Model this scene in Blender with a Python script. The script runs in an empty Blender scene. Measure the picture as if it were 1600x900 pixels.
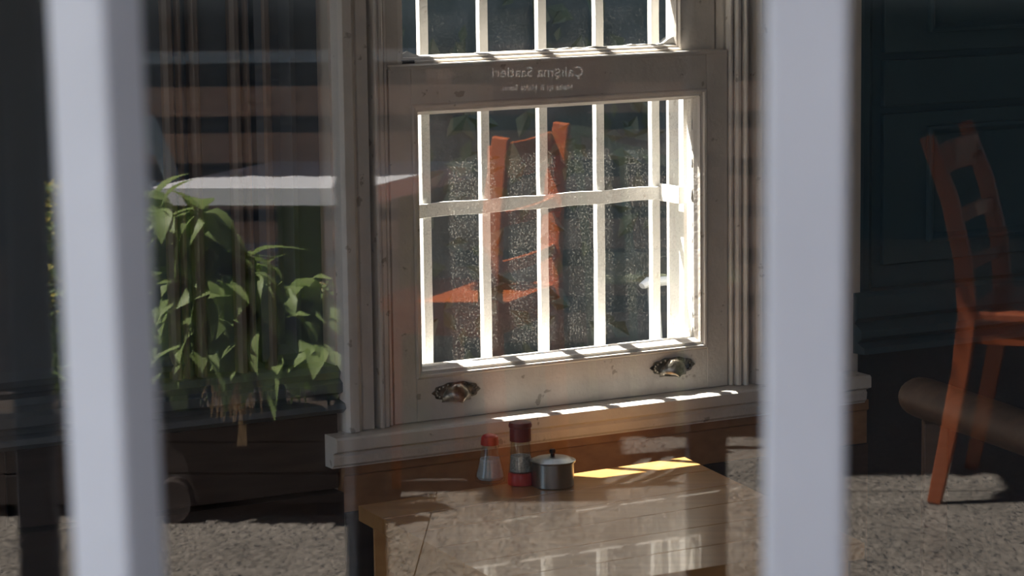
import bpy, bmesh, math, random
from mathutils import Vector, Matrix, noise
random.seed(7)
SC = bpy.context.scene
COL = SC.collection
R = math.radians
# ------------------------------------------------------------------ camera
F = 4400.0
PITCH = math.atan(650/4400); YAW = R(2.0); ROLL = -0.013
CP = Vector((0, -2.08, 1.48))
fw = Vector((-math.sin(YAW)*math.cos(PITCH), math.cos(YAW)*math.cos(PITCH), -math.sin(PITCH)))
r0 = Vector((math.cos(YAW), math.sin(YAW), 0)); u0 = r0.cross(fw)
rt = math.cos(ROLL)*r0 + math.sin(ROLL)*u0
up = -math.sin(ROLL)*r0 + math.cos(ROLL)*u0
cd = bpy.data.cameras.new('camera'); cam = bpy.data.objects.new('camera', cd); COL.objects.link(cam)
M3 = Matrix((rt, up, -fw)).transposed()
cam.matrix_world = Matrix.Translation(CP) @ M3.to_4x4()
cd.sensor_width = 36; cd.lens = F/1600*36; cd.clip_start = .05; cd.clip_end = 200
cd.dof.use_dof = True; cd.dof.focus_distance = 5.6; cd.dof.aperture_fstop = 8.0
SC.camera = cam
# ------------------------------------------------------------------ sky, sun, exposure
SUN_EL = 63.0
W = bpy.data.worlds.new('sky'); SC.world = W; W.use_nodes = True
nt = W.node_tree; nt.nodes.clear()
sk = nt.nodes.new('ShaderNodeTexSky'); sk.sky_type = 'NISHITA'; sk.sun_disc = False
sk.sun_elevation = R(SUN_EL); sk.sun_rotation = R(-70); sk.air_density = 1.0; sk.dust_density = .6
bg = nt.nodes.new('ShaderNodeBackground'); bg.inputs['Strength'].default_value = .10
wo = nt.nodes.new('ShaderNodeOutputWorld')
nt.links.new(sk.outputs[0], bg.inputs[0]); nt.links.new(bg.outputs[0], wo.inputs[0])
sd = bpy.data.lights.new('sun', 'SUN'); sd.energy = 9.0; sd.angle = R(.53); sd.color = (1, .95, .87)
sun = bpy.data.objects.new('sun', sd); COL.objects.link(sun)
ca, sa = math.cos(R(-20)), math.sin(R(-20))
SD = Vector((ca*math.cos(R(SUN_EL)), sa*math.cos(R(SUN_EL)), -math.sin(R(SUN_EL))))   # direction the light travels
sun.rotation_euler = SD.to_track_quat('-Z', 'Y').to_euler()
sun.location = (-6, 2, 12)
vs = SC.view_settings; vs.view_transform = 'Standard'; vs.look = 'None'; vs.gamma = 1; vs.use_curve_mapping = False
vs.exposure = 2.0

# ------------------------------------------------------------------ helpers
def ray(u, v): return fw + rt*((u-800)/F) + up*((450-v)/F)
def atz(u, v, z):
    r = ray(u, v); return CP + r*((z-CP.z)/r.z)
def aty(u, v, y):
    r = ray(u, v); return CP + r*((y-CP.y)/r.y)
def mir(p): return Vector((p[0], -p[1], p[2]))          # the terrace lies on the camera's side of the pane (y < 0)
TH = R(31); E1 = Vector((math.cos(TH), math.sin(TH), 0)); NI = Vector((math.sin(TH), -math.cos(TH), 0))
P0 = Vector((-.506, 3.007, 0))
def wl(s, o, z): return P0 + E1*s - NI*o + Vector((0, 0, z))
def onwall(u, v, o):
    r = ray(u, v); t = (-o-(CP-P0).dot(NI))/r.dot(NI); p = CP + r*t
    return (p-P0).dot(E1), p.z

class MB:
    def __init__(s): s.v = []; s.f = []; s.m = []
    def add(s, vs, fs, m=0):
        n = len(s.v); s.v += [Vector(p) for p in vs]
        for f in fs: s.f.append([i+n for i in f]); s.m.append(m)
    def box(s, a, b, f=lambda x, y, z: (x, y, z), m=0):
        x0, y0, z0 = a; x1, y1, z1 = b
        P = [f(*p) for p in ((x0,y0,z0),(x1,y0,z0),(x1,y1,z0),(x0,y1,z0),(x0,y0,z1),(x1,y0,z1),(x1,y1,z1),(x0,y1,z1))]
        s.add(P, [(0,3,2,1),(4,5,6,7),(0,1,5,4),(1,2,6,5),(2,3,7,6),(3,0,4,7)], m); return s
    def wbox(s, s0, s1, o0, o1, z0, z1, m=0): return s.box((s0,o0,z0),(s1,o1,z1), wl, m)
    def prism(s, poly, z0, z1, m=0):
        n = len(poly); P = [(p[0],p[1],z0) for p in poly]+[(p[0],p[1],z1) for p in poly]
        s.add(P, [list(range(n))[::-1], list(range(n,2*n))]+[(i,(i+1)%n,(i+1)%n+n,i+n) for i in range(n)], m); return s
    def wprof(s, prof, s0, s1, m=0):
        # (o, z) profile extruded along the wall
        n = len(prof); P = [wl(s0,o,z) for o, z in prof]+[wl(s1,o,z) for o, z in prof]
        s.add(P, [list(range(n))[::-1], list(range(n,2*n))]+[(i,(i+1)%n,(i+1)%n+n,i+n) for i in range(n)], m); return s
    def vprof(s, prof, z0, z1, m=0):
        # (s, o) profile extruded upwards
        n = len(prof); P = [wl(a,o,z0) for a, o in prof]+[wl(a,o,z1) for a, o in prof]
        s.add(P, [list(range(n))[::-1], list(range(n,2*n))]+[(i,(i+1)%n,(i+1)%n+n,i+n) for i in range(n)], m); return s
    def ring(s, prof, s0, s1, z0, z1, m=0):
        # mitred moulding round a rectangle; profile points (inset, o)
        C = lambda d, o: [wl(s0+d,o,z0+d), wl(s1-d,o,z0+d), wl(s1-d,o,z1-d), wl(s0+d,o,z1-d)]
        P = []; n = len(prof)
        for d, o in prof: P += C(d, o)
        fs = []
        for i in range(n):
            j = (i+1) % n
            for k in range(4):
                l = (k+1) % 4; fs.append((i*4+k, i*4+l, j*4+l, j*4+k))
        s.add(P, fs, m); return s
    def sweep(s, pts, w, h, side, m=0, n=4, taper=None):
        # section w (along side) by h along a polyline; n=4 box, else round
        pts = [Vector(p) for p in pts]; side = Vector(side).normalized(); P = []; k = len(pts)
        for i, p in enumerate(pts):
            t = (pts[min(i+1,k-1)]-pts[max(i-1,0)]).normalized()
            a = (side - t*side.dot(t)).normalized(); b = t.cross(a)
            q = taper[i] if taper else 1
            for j in range(n):
                if n == 4: ca_, sb_ = ((-.5,-.5),(.5,-.5),(.5,.5),(-.5,.5))[j]
                else: ca_, sb_ = .5*math.cos(2*math.pi*j/n), .5*math.sin(2*math.pi*j/n)
                P.append(p + a*w*q*ca_ + b*h*q*sb_)
        fs = [list(range(n))[::-1], list(range((k-1)*n, k*n))]
        for i in range(k-1):
            for j in range(n): l = (j+1) % n; fs.append((i*n+j, i*n+l, (i+1)*n+l, (i+1)*n+j))
        s.add(P, fs, m); return s
    def lathe(s, c, prof, n=32, m=0, sx=1, sy=1):
        c = Vector(c); P = []
        for r, z in prof:
            for j in range(n): a = 2*math.pi*j/n; P.append(c+Vector((r*sx*math.cos(a), r*sy*math.sin(a), z)))
        k = len(prof); fs = []
        for i in range(k-1):
            for j in range(n): l = (j+1) % n; fs.append((i*n+j, i*n+l, (i+1)*n+l, (i+1)*n+j))
        fs.append(list(range(n))[::-1]); fs.append(list(range((k-1)*n, k*n)))
        s.add(P, fs, m); return s
    def build(s, name, mats, parent=None, smooth=False, bevel=0, label=None, kind=None):
        me = bpy.data.meshes.new(name)
        org = Vector((0,0,0))
        if parent is not None: org = Vector(parent['_o']) if '_o' in parent else Vector((0,0,0))
        me.from_pydata([p-org for p in s.v], [], s.f)
        if not isinstance(mats, (list, tuple)): mats = [mats]
        for a in mats: me.materials.append(a)
        for p, mi in zip(me.polygons, s.m): p.material_index = mi
        bm = bmesh.new(); bm.from_mesh(me); bmesh.ops.recalc_face_normals(bm, faces=bm.faces); bm.to_mesh(me); bm.free()
        if smooth:
            for p in me.polygons: p.use_smooth = True
            try: me.set_sharp_from_angle(angle=R(38))
            except Exception: pass
        o = bpy.data.objects.new(name, me); COL.objects.link(o)
        if bevel:
            b = o.modifiers.new('bevel', 'BEVEL'); b.width = bevel; b.segments = 2; b.limit_method = 'ANGLE'; b.angle_limit = R(40)
        if parent is not None:
            o.parent = parent; o['_o'] = list(org)
        else: o['_o'] = [0,0,0]
        if label: o['label'] = label
        if kind: o['kind'] = kind
        return o
def thing(name, loc, label=None, cat=None, group=None, kind=None):
    o = bpy.data.objects.new(name, None); COL.objects.link(o); o.location = loc; o.empty_display_size = .1
    o['_o'] = list(loc)
    return tag(o, label, cat, group, kind)
def tag(o, label=None, cat=None, group=None, kind=None):
    if label: o['label'] = label
    if cat: o['category'] = cat
    if group: o['group'] = group
    if kind: o['kind'] = kind
    return o
def dup(root, loc, rotz=None, label=None, group=None):
    r = root.copy(); COL.objects.link(r); r.location = loc
    if rotz is not None: r.rotation_euler = (0,0,rotz)
    if label: r['label'] = label
    if group: r['group'] = group
    for ch in list(root.children):
        c = ch.copy(); COL.objects.link(c); c.parent = r
        for g in list(ch.children):
            d = g.copy(); COL.objects.link(d); d.parent = c
    return r

# ------------------------------------------------------------------ materials
def mat(name, col, rough=.5, metal=0, var=.12, scale=12, bump=0, bscale=60, col2=None, stretch=(1,1,1), coat=0, trans=0, spec=.5, detail=4, ior=1.45):
    m = bpy.data.materials.new(name); m.use_nodes = True; t = m.node_tree; b = t.nodes['Principled BSDF']
    b.inputs['Roughness'].default_value = rough; b.inputs['Metallic'].default_value = metal
    b.inputs['Coat Weight'].default_value = coat; b.inputs['Transmission Weight'].default_value = trans
    b.inputs['Specular IOR Level'].default_value = spec; b.inputs['IOR'].default_value = ior
    tc = t.nodes.new('ShaderNodeTexCoord'); mp = t.nodes.new('ShaderNodeMapping'); mp.inputs['Scale'].default_value = stretch
    t.links.new(tc.outputs['Object'], mp.inputs[0])
    n = t.nodes.new('ShaderNodeTexNoise'); n.inputs['Scale'].default_value = scale; n.inputs['Detail'].default_value = detail
    t.links.new(mp.outputs[0], n.inputs['Vector'])
    cr = t.nodes.new('ShaderNodeValToRGB'); cr.color_ramp.elements[0].position = .3; cr.color_ramp.elements[1].position = .7
    c2 = col2 if col2 else tuple(c*(1-var) for c in col)
    c1 = col if col2 else tuple(min(1, c*(1+var)) for c in col)
    cr.color_ramp.elements[0].color = (*c2, 1); cr.color_ramp.elements[1].color = (*c1, 1)
    t.links.new(n.outputs[0], cr.inputs[0]); t.links.new(cr.outputs[0], b.inputs['Base Color'])
    if bump:
        n2 = t.nodes.new('ShaderNodeTexNoise'); n2.inputs['Scale'].default_value = bscale; n2.inputs['Detail'].default_value = 3
        t.links.new(mp.outputs[0], n2.inputs['Vector'])
        bp = t.nodes.new('ShaderNodeBump'); bp.inputs['Strength'].default_value = bump; bp.inputs['Distance'].default_value = .003
        t.links.new(n2.outputs[0], bp.inputs['Height']); t.links.new(bp.outputs[0], b.inputs['Normal'])
    return m
def glassmat(name, ior=1.55, dust=0.0, tint=(1,1,1), low=None):
    m = bpy.data.materials.new(name); m.use_nodes = True; t = m.node_tree; t.nodes.clear()
    N = t.nodes.new; L = t.links.new
    out = N('ShaderNodeOutputMaterial'); tr = N('ShaderNodeBsdfTransparent'); tr.inputs[0].default_value = (*tint, 1)
    gl = N('ShaderNodeBsdfGlossy'); gl.inputs['Roughness'].default_value = 0.0
    fr = N('ShaderNodeFresnel'); gm = N('ShaderNodeNewGeometry'); ir = N('ShaderNodeMapRange')   # rays go straight through, so both faces reflect as air to glass
    ir.inputs[3].default_value = ior; ir.inputs[4].default_value = 1/ior; L(gm.outputs['Backfacing'], ir.inputs[0]); L(ir.outputs[0], fr.inputs[0])
    mx = N('ShaderNodeMixShader'); L(fr.outputs[0], mx.inputs[0]); L(tr.outputs[0], mx.inputs[1]); L(gl.outputs[0], mx.inputs[2])
    last = mx
    if dust:
        tc = N('ShaderNodeTexCoord'); n = N('ShaderNodeTexNoise'); n.inputs['Scale'].default_value = 300; n.inputs['Detail'].default_value = 6
        L(tc.outputs['Object'], n.inputs['Vector'])
        r = N('ShaderNodeMapRange'); r.inputs[1].default_value = .54; r.inputs[2].default_value = .68; r.inputs[3].default_value = .08; r.inputs[4].default_value = 1.6
        L(n.outputs[0], r.inputs[0])
        n2 = N('ShaderNodeTexNoise'); n2.inputs['Scale'].default_value = 7; n2.inputs['Detail'].default_value = 5; L(tc.outputs['Object'], n2.inputs['Vector'])
        r2 = N('ShaderNodeMapRange'); r2.inputs[1].default_value = .35; r2.inputs[2].default_value = .7; r2.inputs[3].default_value = .35; r2.inputs[4].default_value = 1.3; L(n2.outputs[0], r2.inputs[0])
        mu = N('ShaderNodeMath'); mu.operation = 'MULTIPLY'; L(r.outputs[0], mu.inputs[0]); L(r2.outputs[0], mu.inputs[1])
        # splash dirt gathers on the lowest hand's width of the pane
        sx = N('ShaderNodeSeparateXYZ'); L(tc.outputs['Object'], sx.inputs[0])
        r3 = N('ShaderNodeMapRange'); r3.inputs[1].default_value = low[0]; r3.inputs[2].default_value = low[1]; r3.inputs[3].default_value = 1.9; r3.inputs[4].default_value = .55; L(sx.outputs[2], r3.inputs[0])
        m2 = N('ShaderNodeMath'); m2.operation = 'MULTIPLY'; L(mu.outputs[0], m2.inputs[0]); L(r3.outputs[0], m2.inputs[1])
        m3 = N('ShaderNodeMath'); m3.operation = 'MULTIPLY'; m3.inputs[1].default_value = dust; L(m2.outputs[0], m3.inputs[0]); m3.use_clamp = True
        df = N('ShaderNodeBsdfDiffuse'); df.inputs[0].default_value = (.6,.57,.5,1)
        tl = N('ShaderNodeBsdfTranslucent'); tl.inputs[0].default_value = (.6,.57,.5,1)
        dm = N('ShaderNodeMixShader'); dm.inputs[0].default_value = .6; L(df.outputs[0], dm.inputs[1]); L(tl.outputs[0], dm.inputs[2])
        ms = N('ShaderNodeMixShader'); L(m3.outputs[0], ms.inputs[0]); L(mx.outputs[0], ms.inputs[1]); L(dm.outputs[0], ms.inputs[2]); last = ms
    L(last.outputs[0], out.inputs[0]); return m
def speckle(name, cols, rough=.6, scale=90):
    m = bpy.data.materials.new(name); m.use_nodes = True; t = m.node_tree; b = t.nodes['Principled BSDF']; N = t.nodes.new; L = t.links.new
    b.inputs['Roughness'].default_value = rough; b.inputs['Specular IOR Level'].default_value = .3
    g = N('ShaderNodeNewGeometry'); v = N('ShaderNodeTexVoronoi'); v.inputs['Scale'].default_value = scale; L(g.outputs['Position'], v.inputs['Vector'])
    cr = N('ShaderNodeValToRGB'); cr.color_ramp.interpolation = 'CONSTANT'
    sp = N('ShaderNodeSeparateColor'); L(v.outputs['Color'], sp.inputs[0]); L(sp.outputs[0], cr.inputs[0])
    cr.color_ramp.elements[0].color = (*cols[0],1); cr.color_ramp.elements[1].position = .14; cr.color_ramp.elements[1].color = (*cols[1],1)
    e = cr.color_ramp.elements.new(.62); e.color = (*cols[2],1); e = cr.color_ramp.elements.new(.9); e.color = (*cols[3],1)
    n = N('ShaderNodeTexNoise'); n.inputs['Scale'].default_value = 3.5; n.inputs['Detail'].default_value = 6; L(g.outputs['Position'], n.inputs['Vector'])
    r = N('ShaderNodeMapRange'); r.inputs[1].default_value = .3; r.inputs[2].default_value = .7; r.inputs[3].default_value = .78; r.inputs[4].default_value = 1.15; L(n.outputs[0], r.inputs[0])
    mx = N('ShaderNodeMix'); mx.data_type = 'RGBA'; mx.blend_type = 'MULTIPLY'; mx.inputs[0].default_value = 1
    L(cr.outputs[0], mx.inputs[6]); L(r.outputs[0], mx.inputs[7]); L(mx.outputs[2], b.inputs['Base Color'])
    return m
def woodmat(name, c1, c2, rough=.4, axis=0, coat=0, scale=3.0, spec=.5):
    m = mat(name, c1, rough, col2=c2, scale=scale, stretch=tuple(1.0 if i == axis else 14.0 for i in range(3)), coat=coat, detail=8, spec=spec)
    return m
def peelmat(name, col, under=(.25,.22,.18)):
    m = mat(name, col, .55, var=.06, scale=20, bump=.5, bscale=90)
    t = m.node_tree; b = t.nodes['Principled BSDF']; N = t.nodes.new; L = t.links.new
    g = N('ShaderNodeNewGeometry'); n = N('ShaderNodeTexNoise'); n.inputs['Scale'].default_value = 34; n.inputs['Detail'].default_value = 7; L(g.outputs['Position'], n.inputs['Vector'])
    r = N('ShaderNodeMapRange'); r.inputs[1].default_value = .66; r.inputs[2].default_value = .69; L(n.outputs[0], r.inputs[0])
    src = b.inputs['Base Color'].links[0].from_socket
    mx = N('ShaderNodeMix'); mx.data_type = 'RGBA'; L(r.outputs[0], mx.inputs[0]); L(src, mx.inputs[6]); mx.inputs[7].default_value = (*under,1)
    L(mx.outputs[2], b.inputs['Base Color']); return m

white_post = mat('white_post_paint', (.60,.625,.68), .55, var=.04, scale=9, bump=.15)
cream = peelmat('cream_gloss_paint', (.74,.69,.62), (.45,.40,.34))
cream2 = mat('cream_wall_paint', (.66,.60,.53), .6, var=.05, scale=6, bump=.15)
ext_white = peelmat('exterior_white_paint', (.66,.65,.61), (.5,.47,.42))
beadm = mat('dull_brown_moulding_paint', (.19,.155,.13), .5, var=.05)
slate = mat('slate_shutter_paint', (.115,.14,.158), .5, var=.06, scale=6)
teal = mat('teal_panel_paint', (.045,.095,.118), .5, var=.08, scale=5)
tealdk = mat('dark_teal_paint', (.014,.028,.036), .5)
dkwood = mat('dark_stained_wood', (.065,.048,.040), .5, col2=(.040,.030,.026), scale=3, stretch=(2,2,18))
midwood = woodmat('oak_skirting', (.42,.23,.11), (.30,.15,.07), .5)
plaster = mat('interior_plaster', (.62,.56,.48), .8, var=.05)
ceilm = mat('ceiling_plaster', (.72,.68,.62), .8, var=.04)
floorm = woodmat('interior_floorboards', (.12,.08,.05), (.07,.045,.03), .5)
oak = woodmat('table_oak', (.62,.33,.115), (.48,.235,.075), .28, coat=.3, scale=2.2)
facade = mat('facade_render', (.5,.5,.52), .8, var=.05, bump=.3)
ground = speckle('terrazzo_paving', [(.035,.035,.037),(.17,.15,.13),(.21,.185,.16),(.33,.29,.25)], .65, 150)
groutm = mat('paving_joint', (.13,.115,.10), .9)
fencewood = mat('fence_slat_wood', (.85,.58,.42), .6, col2=(.72,.46,.32), scale=4, stretch=(1,12,12), bump=.3)
darkout = mat('charcoal_render', (.055,.07,.085), .8, var=.15, scale=4)
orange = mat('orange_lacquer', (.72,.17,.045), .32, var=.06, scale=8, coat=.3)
shaded = mat('shaded_orange_lacquer', (.31,.078,.028), .32, var=.06, scale=8, coat=.3)  # the same orange, darkened so its colour carries the chair's deep shade
whitelac = mat('white_table_laminate', (.84,.84,.88), .3, var=.02)
greenlac = mat('olive_green_lacquer', (.16,.24,.03), .4, var=.08)
palegreen = mat('pale_green_lacquer', (.62,.68,.42), .4, var=.06)
paleblue = mat('pale_blue_white_paint', (.55,.68,.74), .4, var=.04)
planterm = mat('planter_dark_board', (.055,.042,.038), .6, col2=(.035,.027,.025), scale=5, stretch=(2,2,16))
soilm = mat('soil', (.05,.035,.025), .95, bump=1)
leafm = mat('leaf_green', (.40,.50,.19), .45, col2=(.26,.36,.12), scale=18)
def leafy(m):
    t = m.node_tree; b = t.nodes['Principled BSDF']; o = t.nodes['Material Output']; tl = t.nodes.new('ShaderNodeBsdfTranslucent')
    t.links.new(b.inputs['Base Color'].links[0].from_socket, tl.inputs[0]); mx = t.nodes.new('ShaderNodeMixShader'); mx.inputs[0].default_value = .45
    t.links.new(b.outputs[0], mx.inputs[1]); t.links.new(tl.outputs[0], mx.inputs[2]); t.links.new(mx.outputs[0], o.inputs[0])
leafy(leafm)
stemm = mat('stem_green', (.12,.17,.04), .6)
yellowm = mat('yellow_blossom', (.65,.55,.10), .6, var=.15)
strawm = mat('dry_straw', (.75,.52,.30), .8, var=.25, scale=40)
benchm = woodmat('bench_wood', (.13,.075,.045), (.085,.05,.03), .5)
nickel = mat('worn_nickel', (.52,.48,.40), .3, 1, col2=(.10,.09,.07), scale=70, bump=.3, bscale=150)
steel = mat('brushed_steel', (.30,.32,.32), .3, 1, var=.06, scale=40, stretch=(1,1,.1))
redcap = mat('red_plastic_cap', (.52,.025,.02), .35, var=.05)
maroon = mat('maroon_plastic_cap', (.20,.02,.018), .35, var=.05)
saltm = mat('salt_grains', (.62,.62,.62), .9, var=.1, scale=200)
pepperm = mat('ground_pepper', (.46,.43,.40), .9, var=.4, scale=300)
blackm = mat('black_paint', (.012,.012,.013), .4)
brickm = mat('dark_brown_render', (.10,.07,.055), .8)
brickred = mat('red_brick_chip', (.25,.09,.06), .9)
hedgem = mat('hedge_dark_leaf', (.035,.055,.022), .6, var=.4, scale=14)
ivym = mat('ivy_leaf', (.022,.032,.014), .5, var=.3, scale=20)
gwall = mat('mossy_rubble_stone', (.045,.055,.058), .9, col2=(.018,.028,.026), scale=9, bump=1, bscale=30)
signm = mat('sign_board_maroon', (.035,.012,.013), .5, var=.05)
signtxt = mat('sign_lettering_grey', (.8,.78,.74), .6)
awnm = mat('awning_canvas', (.55,.55,.56), .85, var=.03)
vinem = mat('vine_leaf', (.12,.2,.05), .6, var=.2)
paneglass = glassmat('shopfront_glass', 1.5)
dustglass = glassmat('dusty_sash_glass', 1.5, dust=.055, low=(.54,.72))
jarglass = glassmat('shaker_glass', 1.45, tint=(.93,.95,.94))

# ------------------------------------------------------------------ setting: the shopfront (pane stands in the plane y = 0)
f = MB()
f.box((-3.4,0,-.5),(-1.7,.2,3.6)).box((1.7,0,-.5),(3.5,.2,3.6)).box((-1.7,0,2.45),(1.7,.2,3.6)).box((-1.7,0,-.5),(1.7,.2,.12))
f.build('wall_front', facade, kind='structure')
wn = thing('window_2', (0,0,.12), kind='structure')
f = MB(); f.box((-1.7,-.02,.12),(-1.63,.06,2.45)).box((1.63,-.02,.12),(1.7,.06,2.45)).box((-1.63,-.02,.12),(1.63,.06,.19)).box((-1.63,-.02,2.38),(1.63,.06,2.45))
f.build('window_frame', white_post, wn, bevel=.004)
MB().box((-1.64,-.003,.18),(1.64,.003,2.39)).build('pane', paneglass, wn)

# the room behind it
MB().prism([(-3.4,.2),(3.4,.2),(3.4,5.52),(-3.4,1.44)], -.5, -.4).build('floor', floorm, kind='structure')
MB().prism([(-3.4,.2),(3.4,.2),(3.4,5.52),(-3.4,1.44)], 2.5, 2.6).build('ceiling', ceilm, kind='structure')
MB().box((-3.5,.2,-.5),(-3.4,1.3,.2)).box((-3.5,.2,2.2),(-3.4,1.3,2.5)).box((-3.5,.2,.2),(-3.4,.3,2.2)).box((-3.5,1.2,.2),(-3.4,1.3,2.2)).build('wall_left', plaster, kind='structure')  # unseen opening, added to let skylight brighten the room
MB().box((3.4,.2,-.5),(3.5,5.35,2.5)).build('wall_right', plaster, kind='structure')

# ------------------------------------------------------------------ the far wall with the sash window (31 degrees to the pane)
WS0, WS1, WR = -4.2, 4.9, 1.23
B = .06      # plane of the wall face behind the sill's edge
f = MB()
f.wbox(.03,.15,B,.24,-.5,2.6).wbox(.9,WR,B,.24,-.5,2.6).wbox(.15,.9,B+.02,.24,-.5,.43).wbox(.15,.9,B,.24,1.535,2.6)
f.build('wall_back', cream2, kind='structure')
# left of the window: dark shutter panelling between mouldings
t = thing('wall_back_left', wl(-1,.1,-.4), kind='structure')
MB().wbox(WS0,.03,.11,.24,-.5,2.6).build('backing_board', slate, t)
for a, b in ((-1.62,-.98),(-.93,-.25),(-.10,-.03)):
    MB().wbox(a,b,.098,.11,.60,2.3).ring([(0,.11),(0,.088),(.012,.082),(.03,.1),(.03,.11)],a-.005,b+.005,.59,2.31).build('panel', slate, t)
for a in (-.285,-.262,-.235,-.155,-.13,-.095):
    w = .012 if a in (-.262,-.13) else .02
    MB().vprof([(a,.1),(a,.085),(a+w*.3,.076),(a+w*.7,.076),(a+w,.085),(a+w,.1)], .575, 2.6).build('bead', beadm, t)
MB().wprof([(.11,.575),(.06,.575),(.045,.565),(.05,.552),(.038,.545),(.038,.528),(.05,.522),(.055,.512),(.03,.508),(.025,.498),(.04,.488),(.11,.485)], WS0,.034).build('dado_rail', slate, t)
for a, b in ((-2.4,-1.3),(-1.28,-.62),(-.60,.026)):
    MB().wbox(a,b,.045,.10,.345,.487).build('dado_panel', dkwood, t, bevel=.003)
MB().wbox(WS0,.03,.035,.11,-.4,.338).build('skirting_panel', dkwood, t)
# right of the window: teal panelling
t = thing('wall_back_right', wl(2,.1,-.4), kind='structure')
MB().wbox(WR,WS1,.095,.24,-.5,2.6).build('backing_board', teal, t)
MB().vprof([(WR,.1),(WR,.07),(WR+.012,.066),(WR+.018,.078),(WR+.035,.078),(WR+.05,.09),(WR+.05,.1)], .6, 2.6).build('corner_bead', teal, t)
for z0, z1 in ((1.10,2.4),(.99,1.085),(.66,.975)):
    for a, b in ((WR+.075,1.95),(2.02,2.8)):
        m = MB().wbox(a,b,.082,.095,z0,z1)
        if z1-z0 > .2: m.ring([(.0,.095),(.0,.072),(.008,.07),(.02,.083),(.02,.095)],a+.11,b-.02,z0+.04,z1-.03)
        m.build('panel', teal, t, bevel=.002)
MB().wprof([(.1,.612),(.055,.612),(.045,.604),(.045,.56),(.055,.55),(.03,.535),(.03,.52),(.045,.51),(.02,.5),(.02,.488),(.1,.484)], 1.213,WS1).build('dado_rail', teal, t)
MB().wbox(1.225,WS1,.05,.1,-.4,.485).build('lower_panel', tealdk, t)

# window surround
c = thing('trim_1', wl(.5,.03,.45), kind='structure')
for sgn, x in ((1,.035),(-1,.985)):
    q = lambda a: x + sgn*a
    MB().vprof([(q(0),B),(q(0),.03),(q(.006),.022),(q(.024),.022),(q(.033),.03),(q(.036),.042),(q(.04),.036),(q(.062 if sgn>0 else .04),.036),(q(.062 if sgn>0 else .04),B)], .452, 1.75).build('casing', cream, c)
    y = (.108,.934) [sgn<0]
    for d, w, o in ((0,.008,.028),(.011,.012,.036),(.026,.008,.044)):
        a = y+sgn*d; MB().vprof([(a,.07),(a,o+.004),(a+sgn*w*.25,o),(a+sgn*w*.75,o),(a+sgn*w,o+.004),(a+sgn*w,.07)], .452, 1.75).build('bead', cream, c)
MB().wprof([(B+.12,.452),(-.004,.450),(-.008,.446),(-.008,.425),(.002,.421),(.010,.418),(.006,.412),(.008,.397),(.014,.392),(.014,.39),(B+.02,.39)], -.002,WR-.02).build('window_sill', cream, c)
MB().wprof([(B,.392),(.028,.392),(.028,.372),(.034,.368),(.034,.30),(B,.30)], .03,WR).build('apron', midwood, c)
MB().wbox(.03,WR,.03,B+.02,-.4,.299).build('skirting_panel', dkwood, c)

# sash window itself
wn = thing('window_1', wl(.5,.06,.45), kind='structure')
def sash(s0, s1, z0, z1, o0, o1, gs0, gs1, gz0, gz1, name, label):
    m = MB(); m.wbox(s0,gs0,o0,o1,z0,z1).wbox(gs1,s1,o0,o1,z0,z1).wbox(gs0,gs1,o0,o1,z0,gz0).wbox(gs0,gs1,o0,o1,gz1,z1)
    r = m.build(name, cream, wn, bevel=.0015, label=label)
    return r
lo = sash(.147,.897,.4515,1.121,.05,.09,.194,.848,.533,1.053,'lower_sash','lower sliding sash with two cup handles on its bottom rail')
m = MB().ring([(0,.09),(0,.049),(.003,.046),(.007,.047),(.008,.053),(.011,.054),(.014,.053),(.016,.059),(.021,.066),(.021,.09)],.194,.848,.533,1.053)
m.build('glazing_bead', cream, lo)
MB().wbox(.209,.833,.073,.076,.548,1.038).build('pane', dustglass, lo)
MB().wbox(.150,.894,.046,.098,1.1205,1.126).build('meeting_rail_cap', cream, lo)
us = sash(.147,.897,1.08,1.75,.095,.13,.192,.818,1.127,1.70,'upper_sash','upper sliding sash with ragged peeling paint round the glass')
MB().ring([(-.002,.13),(-.002,.094),(.004,.092),(.006,.098),(.010,.098),(.012,.104),(.012,.13)],.192,.818,1.127,1.70).build('glazing_bead', cream, us)
MB().wbox(.2,.81,.112,.115,1.13,1.695).build('pane', dustglass, us)
# ragged paint along the bottom of the upper pane
m = MB(); n = 60; P = []
for i in range(n+1):
    s_ = .195+.618*i/n; h = .004+.006*abs(noise.noise((i*.35,3,1)))+ .016*max(0,1-abs(i-2.0)/3.5) + (.007 if 30 < i < 56 else 0) + .022*max(0,(i-55)/5)
    P += [wl(s_,.104,1.127), wl(s_,.104,1.129+h), wl(s_,.1115,1.129+h), wl(s_,.1115,1.127)]
m.add(P, [(4*i+a,4*i+(a+1)%4,4*i+4+(a+1)%4,4*i+4+a) for i in range(n) for a in range(4)]+[(0,1,2,3),(4*n,4*n+1,4*n+2,4*n+3)])
m.build('paint_residue', ext_white, us, label='ragged white paint left along the glass edge')
MB().wbox(.197,.225,.092,.104,1.1265,1.133).build('wedge', dkwood, us, bevel=.002)
# rougher, paint-lipped edge of the lower pane
m = MB()
for (x0,z0,x1,z1,nn,w) in ((.8335,.548,.8335,1.038,46,.012),(.209,.549,.833,.549,50,.007)):
    P = []
    for i in range(nn+1):
        k = i/nn; a = x0+(x1-x0)*k; z = z0+(z1-z0)*k; h = w*(.35+.9*abs(noise.noise((i*.31,w*900,5))))
        if x0 == x1: q = [(a,z),(a-h,z)]
        else: q = [(a,z),(a,z+h)]
        P += [wl(q[0][0],.0695,q[0][1]), wl(q[1][0],.0695,q[1][1]), wl(q[1][0],.0725,q[1][1]), wl(q[0][0],.0725,q[0][1])]
    m.add(P, [(4*i+a,4*i+(a+1)%4,4*i+4+(a+1)%4,4*i+4+a) for i in range(nn) for a in range(4)])
m.build('paint_residue', ext_white, lo, label='ragged white paint lip on the pane edge')
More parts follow.
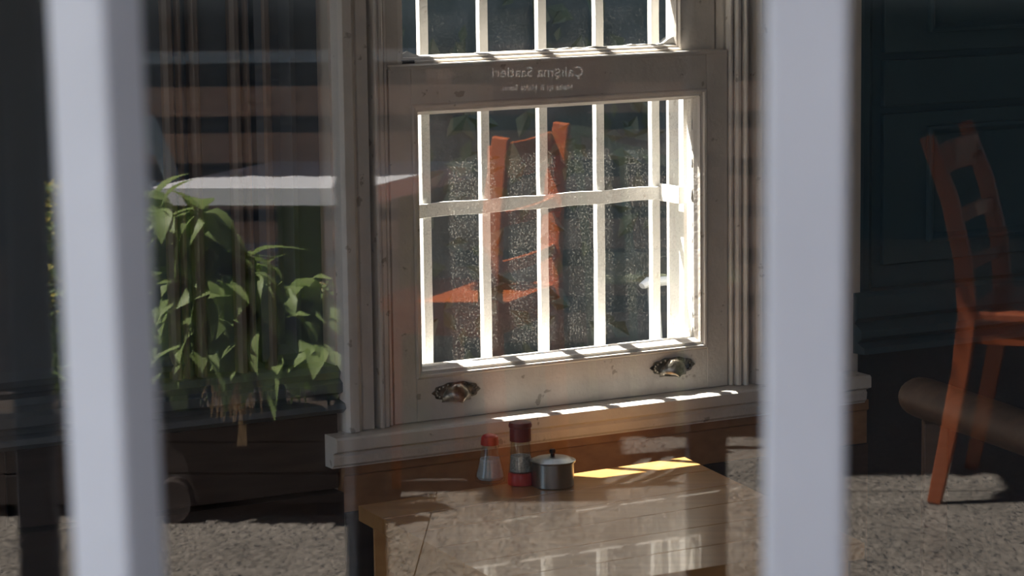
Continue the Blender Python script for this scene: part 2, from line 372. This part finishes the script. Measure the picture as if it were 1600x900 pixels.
# cup handles
def cup(s, z):
    m = MB(); W_, H_ = .050, .023
    # pierced, scrolled back plate
    k = 40; ring = []
    for j in range(k):
        a = 2*math.pi*j/k; rr = 1+.05*math.cos(10*a)
        ring.append((s+W_*rr*math.cos(a)*(1 if abs(math.cos(a)) > .3 else .95), z+.004+H_*.78*rr*math.sin(a)))
    P = [wl(a,.0495,b) for a, b in ring]+[wl(a,.0465,b) for a, b in ring]
    m.add(P, [list(range(k)), list(range(k,2*k))[::-1]]+[(i,(i+1)%k,(i+1)%k+k,i+k) for i in range(k)])
    for j in range(22):     # relief scrolls
        a = 2*math.pi*j/22; q = wl(s+W_*.84*math.cos(a), .0455, z+.004+H_*.62*math.sin(a))
        m.lathe(q, [(.0005,-.0028),(.0026,-.0016),(.0030,0),(.0026,.0016),(.0005,.0028)], 8)
    # shell-shaped hood: quarter ellipsoid open underneath
    nu, nv = 20, 9; P = []
    for i in range(nu+1):
        a = math.pi*i/nu
        for j in range(nv+1):
            b = math.pi/2*j/nv; rib = 1+.018*math.cos(14*a)
            P.append(wl(s+.031*math.cos(a)*rib*math.cos(b)**.6 if b < 1.57 else s, .047-.026*math.sin(b)*math.sin(a)**.4 if 0 < i < nu else .047, z-.015+.036*math.sin(a)*rib*math.cos(b)))
    fs = [(i*(nv+1)+j,(i+1)*(nv+1)+j,(i+1)*(nv+1)+j+1,i*(nv+1)+j+1) for i in range(nu) for j in range(nv)]
    m.add(P, fs)
    m.build('cup_handle', nickel, lo, smooth=True, label='ornate worn nickel cup handle')
for u, v in ((712,614),(1050,575)):
    cup(*onwall(u, v, .05))
# outer reveals and outer sill
m = MB(); m.wbox(.845,.93,.131,.195,.42,1.75).build('outer_jamb', ext_white, wn)
MB().wbox(.10,.168,.131,.195,.42,1.75).build('outer_jamb', ext_white, wn)
MB().wprof([(.091,.50),(.25,.47),(.25,.43),(.091,.43)], .1,.93).build('outer_sill', ext_white, wn)
# grille outside the window
g = thing('window_grille', wl(.56,.2,.47), 'white painted iron bar grille standing outside the sash window','window grille')
for i in range(5):
    s_ = .296+.1306*i; z0, z1 = .475, 1.70; P = []; nn = 26
    pts = [wl(s_+.0012*noise.noise((i*9,j*.5,2)), .2, z0+(z1-z0)*j/nn) for j in range(nn+1)]
    MB().sweep(pts, .0185, .016, E1).build('vertical_bar', ext_white, g, bevel=.0015)
m = MB()
nn = 44; pts = [wl(.235+.59*j/nn, .186, .835-.001*math.sin(j*.6)) for j in range(nn+1)]
m.sweep(pts, .027, .006, (0,0,1), taper=[1+.05*noise.noise((j*.5,1,1)) for j in range(nn+1)])
m.build('cross_bar', ext_white, g, bevel=.001)
MB().wbox(.822,.828,.118,.188,.818,.853).wbox(.822,.846,.112,.120,.818,.853).build('bracket', ext_white, g, bevel=.001)

# ------------------------------------------------------------------ dining table and what stands on it
ZT = .35
A_, B_, C_, D_ = [atz(u, v, ZT) for u, v in ((560,790),(1070,714),(1351,848),(819,931))]
ctr = (A_+B_+C_+D_)/4
t = thing('dining_table', (ctr.x,ctr.y,-.4), 'square oak dining table pushed to the wall below the sash window','table')
poly = [(p.x,p.y) for p in (D_,C_,B_,A_)]
lerp = lambda a, b, k: a+(b-a)*k
# the top is glued up of boards, each with its own edge
NB = 6
for i in range(NB):
    k0, k1 = i/NB+(.0012 if i else 0), (i+1)/NB-(.0012 if i < NB-1 else 0)
    q = [lerp(A_,D_,k0), lerp(A_,D_,k1), lerp(B_,C_,k1), lerp(B_,C_,k0)]
    MB().prism([(p.x,p.y) for p in q], ZT-.028, ZT).build('top_board', oak, t, bevel=.0008)
q = [ctr+(p-ctr)*.88 for p in (A_,B_,C_,D_)]
m = MB()
for i in range(4):
    a, b = q[i], q[(i+1)%4]; m.sweep([Vector((a.x,a.y,ZT-.07)),Vector((b.x,b.y,ZT-.07))], .08,.02,(0,0,1))
m.build('apron', oak, t)
for p in q: MB().box((p.x-.025,p.y-.025,-.4),(p.x+.025,p.y+.025,ZT-.03)).build('leg', oak, t, bevel=.003)

def rp(n, r0_, r1_, z0_, z1_, pw=1): return [(r0_+(r1_-r0_)*(i/n)**pw, z0_+(z1_-z0_)*i/n) for i in range(n+1)]
p = atz(766,753,ZT); p.z = ZT+.0005
sc_ = lambda prof, a, b: [(r*a, z*b) for r, z in prof]
t = thing('salt_shaker', p, 'small glass salt shaker with a bright red cap','shaker')
MB().lathe(p, sc_([(.019,0),(.0225,.002),(.0235,.007)]+rp(6,.0228,.0125,.012,.060,.9)+[(.0115,.064),(.0113,.067),(.0103,.067),(.0105,.062)]+rp(5,.0118,.0215,.056,.010,1)+[(.019,.005)],1.22,1.1)).build('bottle', jarglass, t, True)
MB().lathe(p, sc_([(.018,.0055),(.0208,.010),(.0195,.018),(.0172,.030),(.0150,.041),(.008,.043)],1.22,1.1)).build('salt', saltm, t, True)
MB().lathe(p, sc_([(.0125,.064),(.0148,.0645),(.0150,.070),(.0140,.078),(.0105,.0815),(.0045,.0835),(.0,.084)],1.12,1.1)).build('cap', redcap, t, True)
p = atz(814,757,ZT); p.z = ZT+.0005
t = thing('pepper_mill', p, 'tall glass pepper mill with a dark maroon cap and red base','pepper mill')
MB().lathe(p, sc_([(.0205,0),(.0225,.001),(.0228,.006),(.0215,.022),(.0200,.024)],1.1,1)).build('base', redcap, t, True)
MB().lathe(p, sc_(rp(6,.0205,.0165,.0242,.082)+[(.0158,.083),(.0150,.081)]+rp(5,.0155,.0192,.078,.026),1.1,1)).build('bottle', jarglass, t, True)
MB().lathe(p, sc_([(.0186,.0262),(.0182,.035),(.0176,.045),(.0170,.055),(.009,.057)],1.1,1)).build('pepper', pepperm, t, True)
MB().lathe(p, sc_([(.0165,.0825),(.0182,.083),(.0182,.104),(.0176,.108),(.0195,.109),(.0200,.113),(.0185,.118),(.012,.1205),(.0,.1215)],1.1,1)).build('cap', maroon, t, True)
p = atz(864,759,ZT); p.z = ZT+.0005
t = thing('sugar_bowl', p, 'lidded brushed steel sugar bowl with a small dark knob','sugar bowl')
MB().lathe(p, [(.037,0),(.0392,.0015),(.0395,.045),(.038,.046),(.037,.044),(.036,.003)], 48).build('bowl', steel, t, True)
li = MB().lathe(p, [(.0385,.0445),(.0425,.0455),(.0430,.0485),(.0405,.0500),(.036,.0505),(.033,.0530),(.020,.0560),(.0,.0570)], 48).build('lid', steel, t, True)
MB().lathe(p, [(.004,.0565),(.0038,.061),(.0058,.0625),(.006,.067),(.0045,.069),(.0,.0695)], 20).build('knob', blackm, li, True)

# wooden bench with a thick round-ended arm, inside at the right
a0 = atz(1432,618,.515); a1 = atz(1640,690,.515)
d = (a1-a0).normalized(); sdv = Vector((-d.y,d.x,0))
BW = -1.1
t = thing('wooden_armrest_bench', (a1.x,a1.y,-.4), 'brown wooden bench with a thick rounded arm before the teal panelling','bench')
e = a0+d*.66
MB().sweep([a0-d*.012, a0-d*.006, a0+d*.006, a0+d*.03, e], .075, .085, (0,0,1), n=20, taper=[.55,.82,.95,1,1]).build('arm', benchm, t, True)
for k in (.07,.60):
    q = a0+d*k; MB().box((q.x-.022,q.y-.022,-.4),(q.x+.022,q.y+.022,.48)).build('leg', benchm, t, bevel=.003)
m = MB(); m.prism([(a0+d*.1+sdv*0)[:2],(a0+d*.62)[:2],(a0+d*.62-sdv*BW)[:2],(a0+d*.1-sdv*BW)[:2]], .0,.045); m.build('seat', benchm, t, bevel=.004)
for k in (.13,.59):
    q = a0+d*k-sdv*(BW-.03); MB().box((q.x-.022,q.y-.022,-.4),(q.x+.022,q.y+.022,.0)).build('leg', benchm, t, bevel=.003)

# ------------------------------------------------------------------ courtyard beyond the sash window
MB().prism([wl(-6,.24,0)[:2], wl(8,.24,0)[:2], wl(8,9,0)[:2], wl(-6,9,0)[:2]], -.5,-.3).build('courtyard_ground', gwall, kind='structure')
MB().wbox(-6,8,2.2,2.5,-.3,4.2).build('courtyard_wall', gwall, kind='structure')
m = MB()
for i in range(2600):
    s_ = random.uniform(-1.6,3.6); z = random.uniform(-.3,2.6); dd = 2.2-.02-random.random()*.22*(.4+abs(noise.noise((s_*1.3,z*1.3,4))))
    r_ = random.uniform(.02,.05); a = random.uniform(0,6.28); c_ = wl(s_,dd,z)
    if noise.noise((s_*1.1,z*1.1,9)) < -.12: continue
    ax = (E1*math.cos(a)+Vector((0,0,math.sin(a))))*r_; ay = (E1*-math.sin(a)+Vector((0,0,math.cos(a))))*r_*.6; nz = NI*r_*random.uniform(-.5,.5)
    m.add([c_-ax, c_-ay+nz, c_+ax*1.1, c_+ay+nz], [(0,1,2,3)])
tag(m.build('ivy', ivym), 'dark ivy leaves covering the courtyard wall behind the barred window','ivy',kind='stuff')
# white garden armchair outside
q0 = Vector(wl(0,0,0)); 
def wpt(u, v, o): s_, z = onwall(u, v, o); return wl(s_, o, z)
r1 = wpt(1003,443,.95)
t = thing('garden_armchair', (r1.x,r1.y,-.3), 'white garden armchair outside behind the right end of the barred window','chair')
k = .26
h = lambda a, b, z: r1+E1*a-NI*b+Vector((0,0,z))
def armside(b):
    return [h(0,b,-.006),h(.02,b,.002),h(.10,b,.0),h(.24,b,-.006),h(.40,b,.004)]
for b in (0,-.46):
    MB().sweep(armside(b), .036,.020,-NI, n=12, taper=[.7,1.15,1,.9,.8]).build('arm', ext_white, t, True)
    MB().sweep([h(.03,b,0),h(.045,b,-.22),h(.03,b,-.3-r1.z)], .028,.028,E1, n=10).build('leg', ext_white, t, True)
    MB().sweep([h(.46,b,.22),h(.40,b,0),h(.38,b,-.25),h(.44,b,-.3-r1.z)], .03,.03,E1, n=10).build('leg', ext_white, t, True)
MB().prism([h(.1,-.01,0)[:2],h(.42,-.01,0)[:2],h(.42,-.45,0)[:2],h(.1,-.45,0)[:2]], r1.z-.24,r1.z-.21).build('seat', ext_white, t, bevel=.005)
for z in (.18,.08,-.02):
    MB().sweep([h(.45-.06*(.2-z),0,z),h(.48-.06*(.2-z),-.23,z),h(.45-.06*(.2-z),-.46,z)], .05,.015,(0,0,1)).build('back_slat', ext_white, t)

# ------------------------------------------------------------------ the terrace on the camera's side (seen mirrored in the pane)
tf = thing('terrace_floor', (0,-6,0), kind='structure')
MB().box((-9,-14,-.12),(9,0,-.004)).build('bedding', groutm, tf)
xs = [-2.79,-1.92,-1.05,-.42,.45,1.32,2.43]; ys = [-7.1,-6.25,-5.4,-4.55,-3.7,-2.85]
for i in range(6):
    for j in range(5):
        dz = random.uniform(-.0015,.0015)
        MB().box((xs[i]+.0015,ys[j]+.0015,-.012),(xs[i+1]-.0015,ys[j+1]-.0015,dz)).build('paving_slab', ground, tf)
m = MB()
m.box((-9,-14,-.012),(9,-7.103,0)).box((-9,-2.847,-.012),(9,0,0)).box((-9,-7.1,-.012),(-2.793,-2.85,0)).box((2.433,-7.1,-.012),(9,-2.85,0))
m.build('outer_paving', ground, tf)

# white railing right in front of the lens
rl = thing('white_railing', (0,-.69,0), 'white painted railing of square posts right before the pane','railing')
YP = -.69
def post(u0_, ang, w, d_, lean=0):
    c = aty(u0_,450,YP); z0, z1 = .05, 2.3; cs, sn = math.cos(ang), math.sin(ang); m = MB()
    P = []
    for z in (z0,z1):
        for a, b in ((-w/2,-d_/2),(w/2,-d_/2),(w/2,d_/2),(-w/2,d_/2)):
            P.append((c.x+a*cs-b*sn+lean*(z-c.z), YP+a*sn+b*cs, z))
    m.add(P, [(0,3,2,1),(4,5,6,7),(0,1,5,4),(1,2,6,5),(2,3,7,6),(3,0,4,7)])
    m.build('post', white_post, rl, bevel=.003)
post(168,R(-24),.034,.035,-.011); post(1258,R(-2),.040,.03,.004); post(-839,R(8),.036,.03)
post(2560,0,.039,.03); post(3700,0,.039,.03); post(-1940,0,.039,.03)
MB().box((-1.1,YP-.025,2.3),(1.1,YP+.025,2.36)).build('top_rail', white_post, rl, bevel=.003)
MB().box((-1.1,YP-.025,.0),(1.1,YP+.025,.05)).build('bottom_rail', white_post, rl, bevel=.003)

# awning added out of view to keep the camera side of the pane in shade
t = thing('added_shade_awning', (0,-.1,2.7), 'added pale canvas awning, unseen above the shopfront, shading the railing','awning')
m = MB(); m.box((-3.6,-2.5,2.72),(3.2,-.02,2.75)); m.build('canvas', awnm, t)
for x in (-3.55,): MB().box((x-.03,-2.5,0),(x+.03,-2.44,2.72)).build('post', white_post, t)
MB().box((2.0,-2.7,0),(2.3,0,2.7)).build('wall_sky_blocker', brickm, kind='structure')  # unseen wall, added to cut the skylight from the right
# vine-edged pergola roof, added out of view to shade the terrace back
t = thing('added_shade_pergola', (0,-6,0), 'added vine-edged pergola roof, unseen, shading the back of the terrace','pergola')
ZP = 2.6
def edge_y(z): return -4.70 - (SD.y/SD.z)*-1*(ZP-z)
EY = -4.73 - SD.y/(-SD.z)*ZP
FR = [(-4.2,-2.05,0),(-2.05,-1.36,-.27),(-1.36,-1.24,-.14),(-1.24,-.72,-.50),(-.72,-.30,-.02),(-.30,.24,.26),(.24,3.2,0)]     # ragged front
m = MB()
for a, b, k in FR: m.box((a,-8.9,ZP),(b,EY-.05+k,ZP+.06))
m.box((-1.85,-4.245,ZP),(-1.55,-4.12,ZP+.06)).box((-1.56,-4.2,ZP),(-1.28,-4.0,ZP+.06)).box((-1.58,-4.5,ZP+.06),(-1.53,-4.0,ZP+.10))  # added boards that put the orange chair's legs in shade
m.build('roof', fencewood, t)  # pale underside also bounces light onto the fence
front = lambda x: next((k for a, b, k in FR if a <= x < b), 0)
for x in (-4.1,3.1):
    for y in (EY-.2,-8.8): MB().box((x-.05,y-.05,0),(x+.05,y+.05,ZP)).build('post', dkwood, t)
m = MB(); x = -4.2
while x < 3.2:
    for k in range(2):
        L_ = .05+.05*random.random()+.09*max(0,noise.noise((x*2.2,0,3))); a = random.uniform(-.7,.7); w = random.uniform(.02,.05)
        c = Vector((x, EY-.06+front(x), ZP+.03)); dd = Vector((math.sin(a),math.cos(a),random.uniform(-.2,.2)))*L_; s_ = Vector((math.cos(a),-math.sin(a),0))*w
        m.add([c-s_, c+s_, c+s_*.9+dd*.6, c+dd*1.15, c-s_*.9+dd*.6], [(0,1,2,3,4)])
    x += .018
m.build('vine_fringe', vinem, t, kind='stuff')  # leaf fringe added to make the cast shade's edge jagged

# building wall and slatted fence at the back
MB().box((-6,-9.4,0),(6,-9.2,4)).build('terrace_back_wall', darkout, kind='structure')
YF = -6.25
t = thing('slatted_fence', (-.4,YF,0), 'low brown timber fence of horizontal slats behind the white table','fence')
dF = 2.08-YF
zf = lambda v: aty(400,v,-YF).z
tops = [135,208,281,347,420,493,566,640]
for v in tops:
    z1 = zf(v); z0 = z1-.088
    if z0 > .0: MB().box((-1.62,YF-.012,z0),(.62,YF+.012,z1)).build('slat', fencewood, t, bevel=.003)
for x in (-1.6,-.5,.6): MB().box((x-.035,YF-.085,0),(x+.035,YF-.013,.90)).build('post', fencewood, t)
MB().box((-1.64,YF-.06,zf(98)),(-.55,YF+.02,zf(80))).build('cap_rail', paleblue, t, bevel=.003, label='pale blue grey cap rail')

# opening-hours board
YS = -4.90
sc = mir(aty(862,118,-YS))
t = thing('hours_sign', sc, 'round-ended maroon opening hours board standing before the slatted fence','sign')
m = MB(); P = []; w2, h2 = .146, .088
for i in range(13):
    a = math.pi/2-math.pi*i/12; P.append((sc.x+w2-h2+h2*math.cos(a), sc.z-.01+h2*math.sin(a)))
P += [(sc.x-w2,sc.z-.01-h2),(sc.x-w2,sc.z-.01+h2)]
n = len(P); VV = [(a,sc.y-.01,b) for a, b in P]+[(a,sc.y,b) for a, b in P]
m.add(VV, [list(range(n)),list(range(n,2*n))[::-1]]+[(i,(i+1)%n,(i+1)%n+n,i+n) for i in range(n)]); m.build('board', signm, t)
MB().box((sc.x-.02,sc.y-.03,0),(sc.x+.02,sc.y-.011,sc.z)).build('stake', dkwood, t)
def text(body, size, x, y, z, parent):
    c = bpy.data.curves.new('t','FONT'); c.body = body; c.size = size; c.align_x = 'CENTER'; c.align_y = 'CENTER'; c.extrude = .0008
    o = bpy.data.objects.new('t', c); COL.objects.link(o)
    me = bpy.data.meshes.new_from_object(o.evaluated_get(bpy.context.evaluated_depsgraph_get())); bpy.data.objects.remove(o)
    me.materials.clear(); me.materials.append(signtxt)
    o = bpy.data.objects.new('lettering', me); COL.objects.link(o); o.parent = parent
    o.matrix_parent_inverse = Matrix.Identity(4)
    o.rotation_euler = (math.pi/2,0,math.pi); o.location = Vector((x,y,z))-parent.location
    return o
text('Çalışma Saatleri', .035, sc.x-.035, sc.y+.0015, sc.z+.008, t)
text('Hafta içi & Hafta Sonu', .0195, sc.x-.035, sc.y+.0015, sc.z-.030, t)

# white table
yT = 6.55-2.08+.1
ZW = .74
cs = [mir(atz(u, v, ZW)) for u, v in ((233,293),(572,293),(737,252),(425,252))]
ct = sum(cs, Vector())/4
t = thing('white_patio_table', (ct.x,ct.y,0), 'white square patio table with a thick edge behind the planter','table')
MB().prism([p[:2] for p in cs], ZW-.045, ZW).build('tabletop', whitelac, t, bevel=.002)
for k_, p in enumerate(cs):
    q = ct+(p-ct)*(.72); q.x = p.x+(.06 if k_ in (0,3) else -.15); MB().box((q.x-.035,q.y-.035,0),(q.x+.035,q.y+.035,ZW-.046)).build('leg', greenlac, t, bevel=.003, label='olive green leg')

# chairs with raked posts and curved rails; local frame: x forwards, y sideways, z up; origin on the ground below the rear left post
def make_chair(name, label, mt, w=.40, dp=.40, group=None, rk=1.0, pw=.042, rh=.075, ro=0):
    t = thing(name, (0,0,0), label, 'chair', group)
    def rear(y):
        return MB().sweep([(-.075*rk,y,0),(-.045*rk,y,.15),(-.015*rk,y,.32),(0,y,.45),(-.012*rk,y,.58),(-.045*rk,y,.72),(-.10*rk,y,.865)], .026,pw,(0,1,0), taper=[.8,.95,1,1.1,1,.95,.8])
    for y in (0,w): rear(y).build('rear_leg', mt, t, bevel=.004)
    for y in (.005,w-.005): MB().sweep([(dp-.045,y,0),(dp-.05,y,.43)], .027,.027,(0,1,0), taper=[.75,1]).build('front_leg', mt, t, bevel=.004)
    sm_ = MB(); sm_.prism([(-.015,-.012),(dp-.02,-.022),(dp+.012,.02),(dp+.018,w/2),(dp+.012,w-.02),(dp-.02,w+.022),(-.015,w+.012)], .438,.462); sm_.build('seat', mt, t, bevel=.006)
    fr = MB(); fr.box((.01,.0,.385),(dp-.04,.018,.437)).box((.01,w-.018,.385),(dp-.04,w,.437)).box((dp-.05,.01,.385),(dp-.03,w-.01,.437)).box((-.005,.01,.385),(.013,w-.01,.437)); fr.build('seat_frame', mt, t)
    for zc, hh, xx in ((.80,rh,-.072*rk+ro),(.665,.035,-.03*rk),(.55,.03,-.008)):
        nn = 10; pts = [(xx-.02*math.sin(math.pi*i/nn), w*i/nn, zc) for i in range(nn+1)]
        MB().sweep(pts, hh,.014,(0,0,1)).build('back_rail', mt, t, bevel=.003)
    return t
def place(t, p_near, p_far):
    # virtual (mirrored) ground points of the two rear posts; returns world placement with chair facing chosen by order
    a, b = mir(p_near), mir(p_far)
    t.location = (a.x,a.y,0); t.rotation_euler = (0,0,math.atan2(b.y-a.y,b.x-a.x)-math.pi/2)
ca_ = make_chair('orange_dining_chair', 'burnt orange wooden chair at the right, seen from its side', shaded)
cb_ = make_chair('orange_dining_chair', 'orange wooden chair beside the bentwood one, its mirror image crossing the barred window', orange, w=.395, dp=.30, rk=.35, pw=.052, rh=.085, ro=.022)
def ground_from_seat(u, v): q = atz(u, v, .45); return Vector((q.x,q.y,0))
# local y axis points from the first post to the second; +x (forward) is 90 degrees clockwise from it
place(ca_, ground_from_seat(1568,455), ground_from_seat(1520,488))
place(cb_, ground_from_seat(766,486), ground_from_seat(862,449))
cw_ = make_chair('patio_chair', 'pale blue white wooden chair behind the white patio table', paleblue)
q = ground_from_seat(292,425); place(cw_, q+Vector((-.16,.34,0)), q)

# pale green bentwood armchair behind the orange one
yb = 5.6
t = thing('bentwood_armchair', mir((atz(960,480,0).x,yb,0)), 'pale green bentwood armchair behind the orange chair','chair')
P = [mir(aty(u,v,y)) for u, v, y in ((880,206,yb-.1),(900,203,yb-.05),(925,208,yb),(948,222,yb),(968,234,yb-.02),(1000,238,yb-.1),(1040,252,yb-.25),(1075,268,yb-.36))]
MB().sweep(P, .028,.026,(0,0,1), n=10, taper=[.8,1,1,1,1.3,1.1,1,.8]).build('arm_bow', palegreen, t, True)
for (u,v,y,u2) in ((900,205,yb-.04,925),(972,236,yb-.02,990),(1060,262,yb-.32,1060)):
    a = mir(aty(u,v,y)); b = mir(aty(u2,v,y)); b.z = 0
    MB().sweep([a,(a+b)/2+Vector((.01,0,0)),b], .024,.022,(1,0,0), n=10).build('leg', palegreen, t, True)
a = mir(aty(905,205,yb-.04)); MB().prism([(a.x,a.y-.02),(a.x+.06,a.y+.42),(a.x+.42,a.y+.42),(a.x+.40,a.y-.02)], .42,.445).build('seat', palegreen, t, bevel=.006)

# planter and plants
yP = 6.40-2.08
pl = mir(aty(232,700,yP)); pr = mir(aty(532,700,yP)); xl, xr = -1.75, pr.x
t = thing('planter_box', ((xl+xr)/2,-yP-.12,0), 'long dark wooden planter box full of leafy plants','planter')
ztop = aty(400,640,yP).z
nb = 3
for i in range(nb):
    z0 = .03+(ztop-.03)*i/nb; z1 = .03+(ztop-.03)*(i+1)/nb-.004
    MB().box((xl,-yP-.02,z0),(xr,-yP,z1)).build('plank', planterm, t, bevel=.002)
    MB().box((xl,-yP-.27,z0),(xr,-yP-.25,z1)).build('plank', planterm, t, bevel=.002)
for x in (xl,xr-.02): MB().box((x,-yP-.25,.03),(x+.02,-yP-.02,ztop)).build('end_board', planterm, t)
MB().box((xl+.02,-yP-.25,.04),(xr-.02,-yP-.02,ztop-.02)).build('soil', soilm, t)
for x in (xl+.04,xr-.04):
    for y in (-yP-.03,-yP-.24): MB().box((x-.02,y-.02,0),(x+.02,y+.02,.03)).build('foot', planterm, t)
# leaf meshes
def leaf_mesh(nm, L_, w, droop, fold, mt):
    n = 6; V = []; Fs = []
    for i in range(n+1):
        k = i/n; x = L_*k; hw = w*(math.sin(math.pi*min(1,k*1.0)**.75)**.9 if 0 < k < 1 else 0)*(1-.25*k); z = L_*(.10*math.sin(k*2.2)-droop*k*k)
        V += [(x,-hw,z+fold*hw+.06*hw*math.sin(i*2.1)), (x,0,z), (x,hw,z+fold*hw-.06*hw*math.sin(i*1.7))]
    for i in range(n):
        a = i*3; Fs += [(a,a+1,a+4,a+3),(a+1,a+2,a+5,a+4)]
    me = bpy.data.meshes.new(nm); me.from_pydata(V,[],Fs); me.materials.append(mt)
    for p in me.polygons: p.use_smooth = True
    return me
LM = [leaf_mesh('leaf',.088,.026,.35,.25,leafm), leaf_mesh('leaf',.10,.032,.65,.3,leafm), leaf_mesh('leaf',.072,.024,.2,.35,leafm), leaf_mesh('leaf',.095,.03,1.0,.2,leafm)]
zs = ztop-.02
def plant(base_px, rosettes, name, label, nl=(8,10)):
    bx = mir(aty(base_px,600,yP)).x; base = Vector((bx,-yP-.12,zs))
    t = thing(name, base, label, 'plant', None)
    m = MB(); leaves = []
    for (u, v) in rosettes:
        dpt = random.uniform(-.10,.06); c = mir(aty(u, v, yP+dpt)); mid = (base+c)/2+Vector((random.uniform(-.02,.02),0,.03))
        m.sweep([base+Vector((random.uniform(-.03,.03),random.uniform(-.03,.03),0)), mid, c], .006,.006,(1,0,0), n=6)
        k = random.randint(*nl); a0_ = random.uniform(0,6.28)
        for j in range(k):
            a = a0_+j*2.4; a = math.pi/2+((a+math.pi) % (2*math.pi)-math.pi)*.7; el = R(random.uniform(-52,0)) if j > 0 else R(50)
            leaves.append((c-Vector((0,0,.004*j)), a, el, random.choice(LM), random.uniform(.8,1.3)))
    m.build('stem', stemm, t, True)
    for c, a, el, me, sc_ in leaves:
        o = bpy.data.objects.new('leaf', me); COL.objects.link(o); o.parent = t
        o.location = c-base; o.rotation_euler = (random.uniform(-.5,.5), -el, a); o.scale = (sc_,)*3
    return t
def cloud(pts, n, sp):
    out = list(pts)
    for _ in range(n):
        u, v = random.choice(pts); out.append((u+random.uniform(-sp,sp), v+random.uniform(-sp*.6,sp*.9)))
    return out
plant(275, cloud([(252,322),(300,330),(336,356),(268,350),(305,362),(248,380),(338,385),(290,395)],9,22), 'leafy_potted_plant', 'tallest leafy green plant, at the left of the planter')
plant(300, cloud([(350,500),(310,440),(345,478),(245,430),(275,455),(255,500),(300,470),(290,520),(250,545),(325,500),(330,450),(280,560),(335,420)],10,24), 'leafy_potted_plant', 'broad leafy green plant in the middle of the planter, below the tallest')
plant(410, cloud([(372,425),(392,425),(350,455),(385,412),(405,430),(440,442),(470,460),(492,468),(375,450),(415,475),(360,480),(385,495)],7,18), 'leafy_potted_plant', 'leafy green plant spreading to the right end of the planter')
plant(420, cloud([(400,525),(440,512),(475,515),(375,540),(430,540),(350,535),(490,520)],5,18), 'leafy_potted_plant', 'low leafy plant drooping over the planter front at right',(7,9))
# small-leaved yellow flowering plants
def small_plant(px, u0_, u1_, v0, v1, n, name, label, mts, sz=.024, dep=0.05):
    base = Vector((mir(aty(px,600,yP+dep)).x, -yP-.10, zs)); t = thing(name, base, label, 'plant')
    m = MB()
    for i in range(n):
        v = random.uniform(v0,v1); u = random.uniform(u0_,u1_); c = mir(aty(u,v,yP+dep+random.uniform(-.06,.1)))
        k = 0 if random.random() < .6*max(0,1-(v-v0)/(v1-v0)*1.4) else 1
        s1_ = Vector((random.uniform(-1,1),random.uniform(-1,1),random.uniform(-.6,.6))).normalized()*sz; s2_ = s1_.cross(Vector((random.random(),random.random(),1))).normalized()*sz*.45
        m.add([c-s1_,c-s2_,c+s1_,c+s2_], [(0,1,2,3)], k)
    m.build('foliage', mts, t, kind='stuff')
    m = MB()
    for i in range(5):
        c = mir(aty(random.uniform(u0_,u1_),v0+10,yP+dep)); m.sweep([base,(base+c)/2,c],.005,.005,(1,0,0),n=6)
    m.build('stem', stemm, t, True); return t
small_plant(85, 66,118,288,610,900,'flowering_plant','yellow flowering small-leaved plant at the far left, half behind the post',[yellowm,leafm])
small_plant(510, 488,520,440,520,120,'flowering_plant','small seeding plant at the right end of the planter',[strawm,leafm],.010)
# dry straw tuft hanging over the planter front
m = MB()
for i in range(110):
    u = random.gauss(362,14); v = random.uniform(560,600); a = mir(aty(u,v,yP-.03)); l = random.uniform(.03,.10); b = a+Vector((random.uniform(-.02,.02),random.uniform(-.0,.02),-l))
    m.sweep([a,(a+b)/2+Vector((.004,.004,0)),b], .0035,.0015,(1,0,0))
for i in range(5):
    u = 372+random.uniform(-6,8); a = mir(aty(u,590,yP-.04)); b = a+Vector((random.uniform(-.01,.02),0,-.16)); m.sweep([a,(a+b)/2+Vector((.006,0,0)),b], .005,.003,(1,0,0))
tag(m.build('dry_grass_tuft', strawm), 'pale dry straw tuft hanging over the planter front','dry grass',kind='stuff')
a = mir(aty(486,548,yP-.012)); b = mir(aty(516,533,yP-.012)); a.z = max(a.z,0)
MB()
br = MB().sweep([a,b], .02,.018,(0,0,1)).build('broken_stick', strawm, bevel=.002)
tag(br, 'short pale broken stick lying across the plants at the right end of the planter','stick')
# round log end left of the planter foot
q = mir(atz(273,815,0)); 
lg = MB(); lg.sweep([(q.x,q.y+.02,.05),(q.x,q.y+.024,.05),(q.x,q.y-.04,.05)], .085,.10,(1,0,0), n=20).build('log', planterm)
bpy.data.objects['log']['label'] = 'short round log lying before the planter on the paving'; bpy.data.objects['log']['category'] = 'log'

# black signboard strip at the left edge of the fence
b0 = mir(aty(78,190,6.05)); b1 = mir(aty(78,100,6.05))
m = MB(); m.box((b0.x-.18,b0.y-.01,b0.z),(b0.x+.02,b0.y+.01,b1.z)); m.box((b0.x-.10,b0.y-.03,0),(b0.x-.06,b0.y-.012,b1.z-.02))
tag(m.build('black_board', blackm), 'black board on a stake at the left end of the fence','board')

for o in bpy.data.objects:
    if '_o' in o: del o['_o']
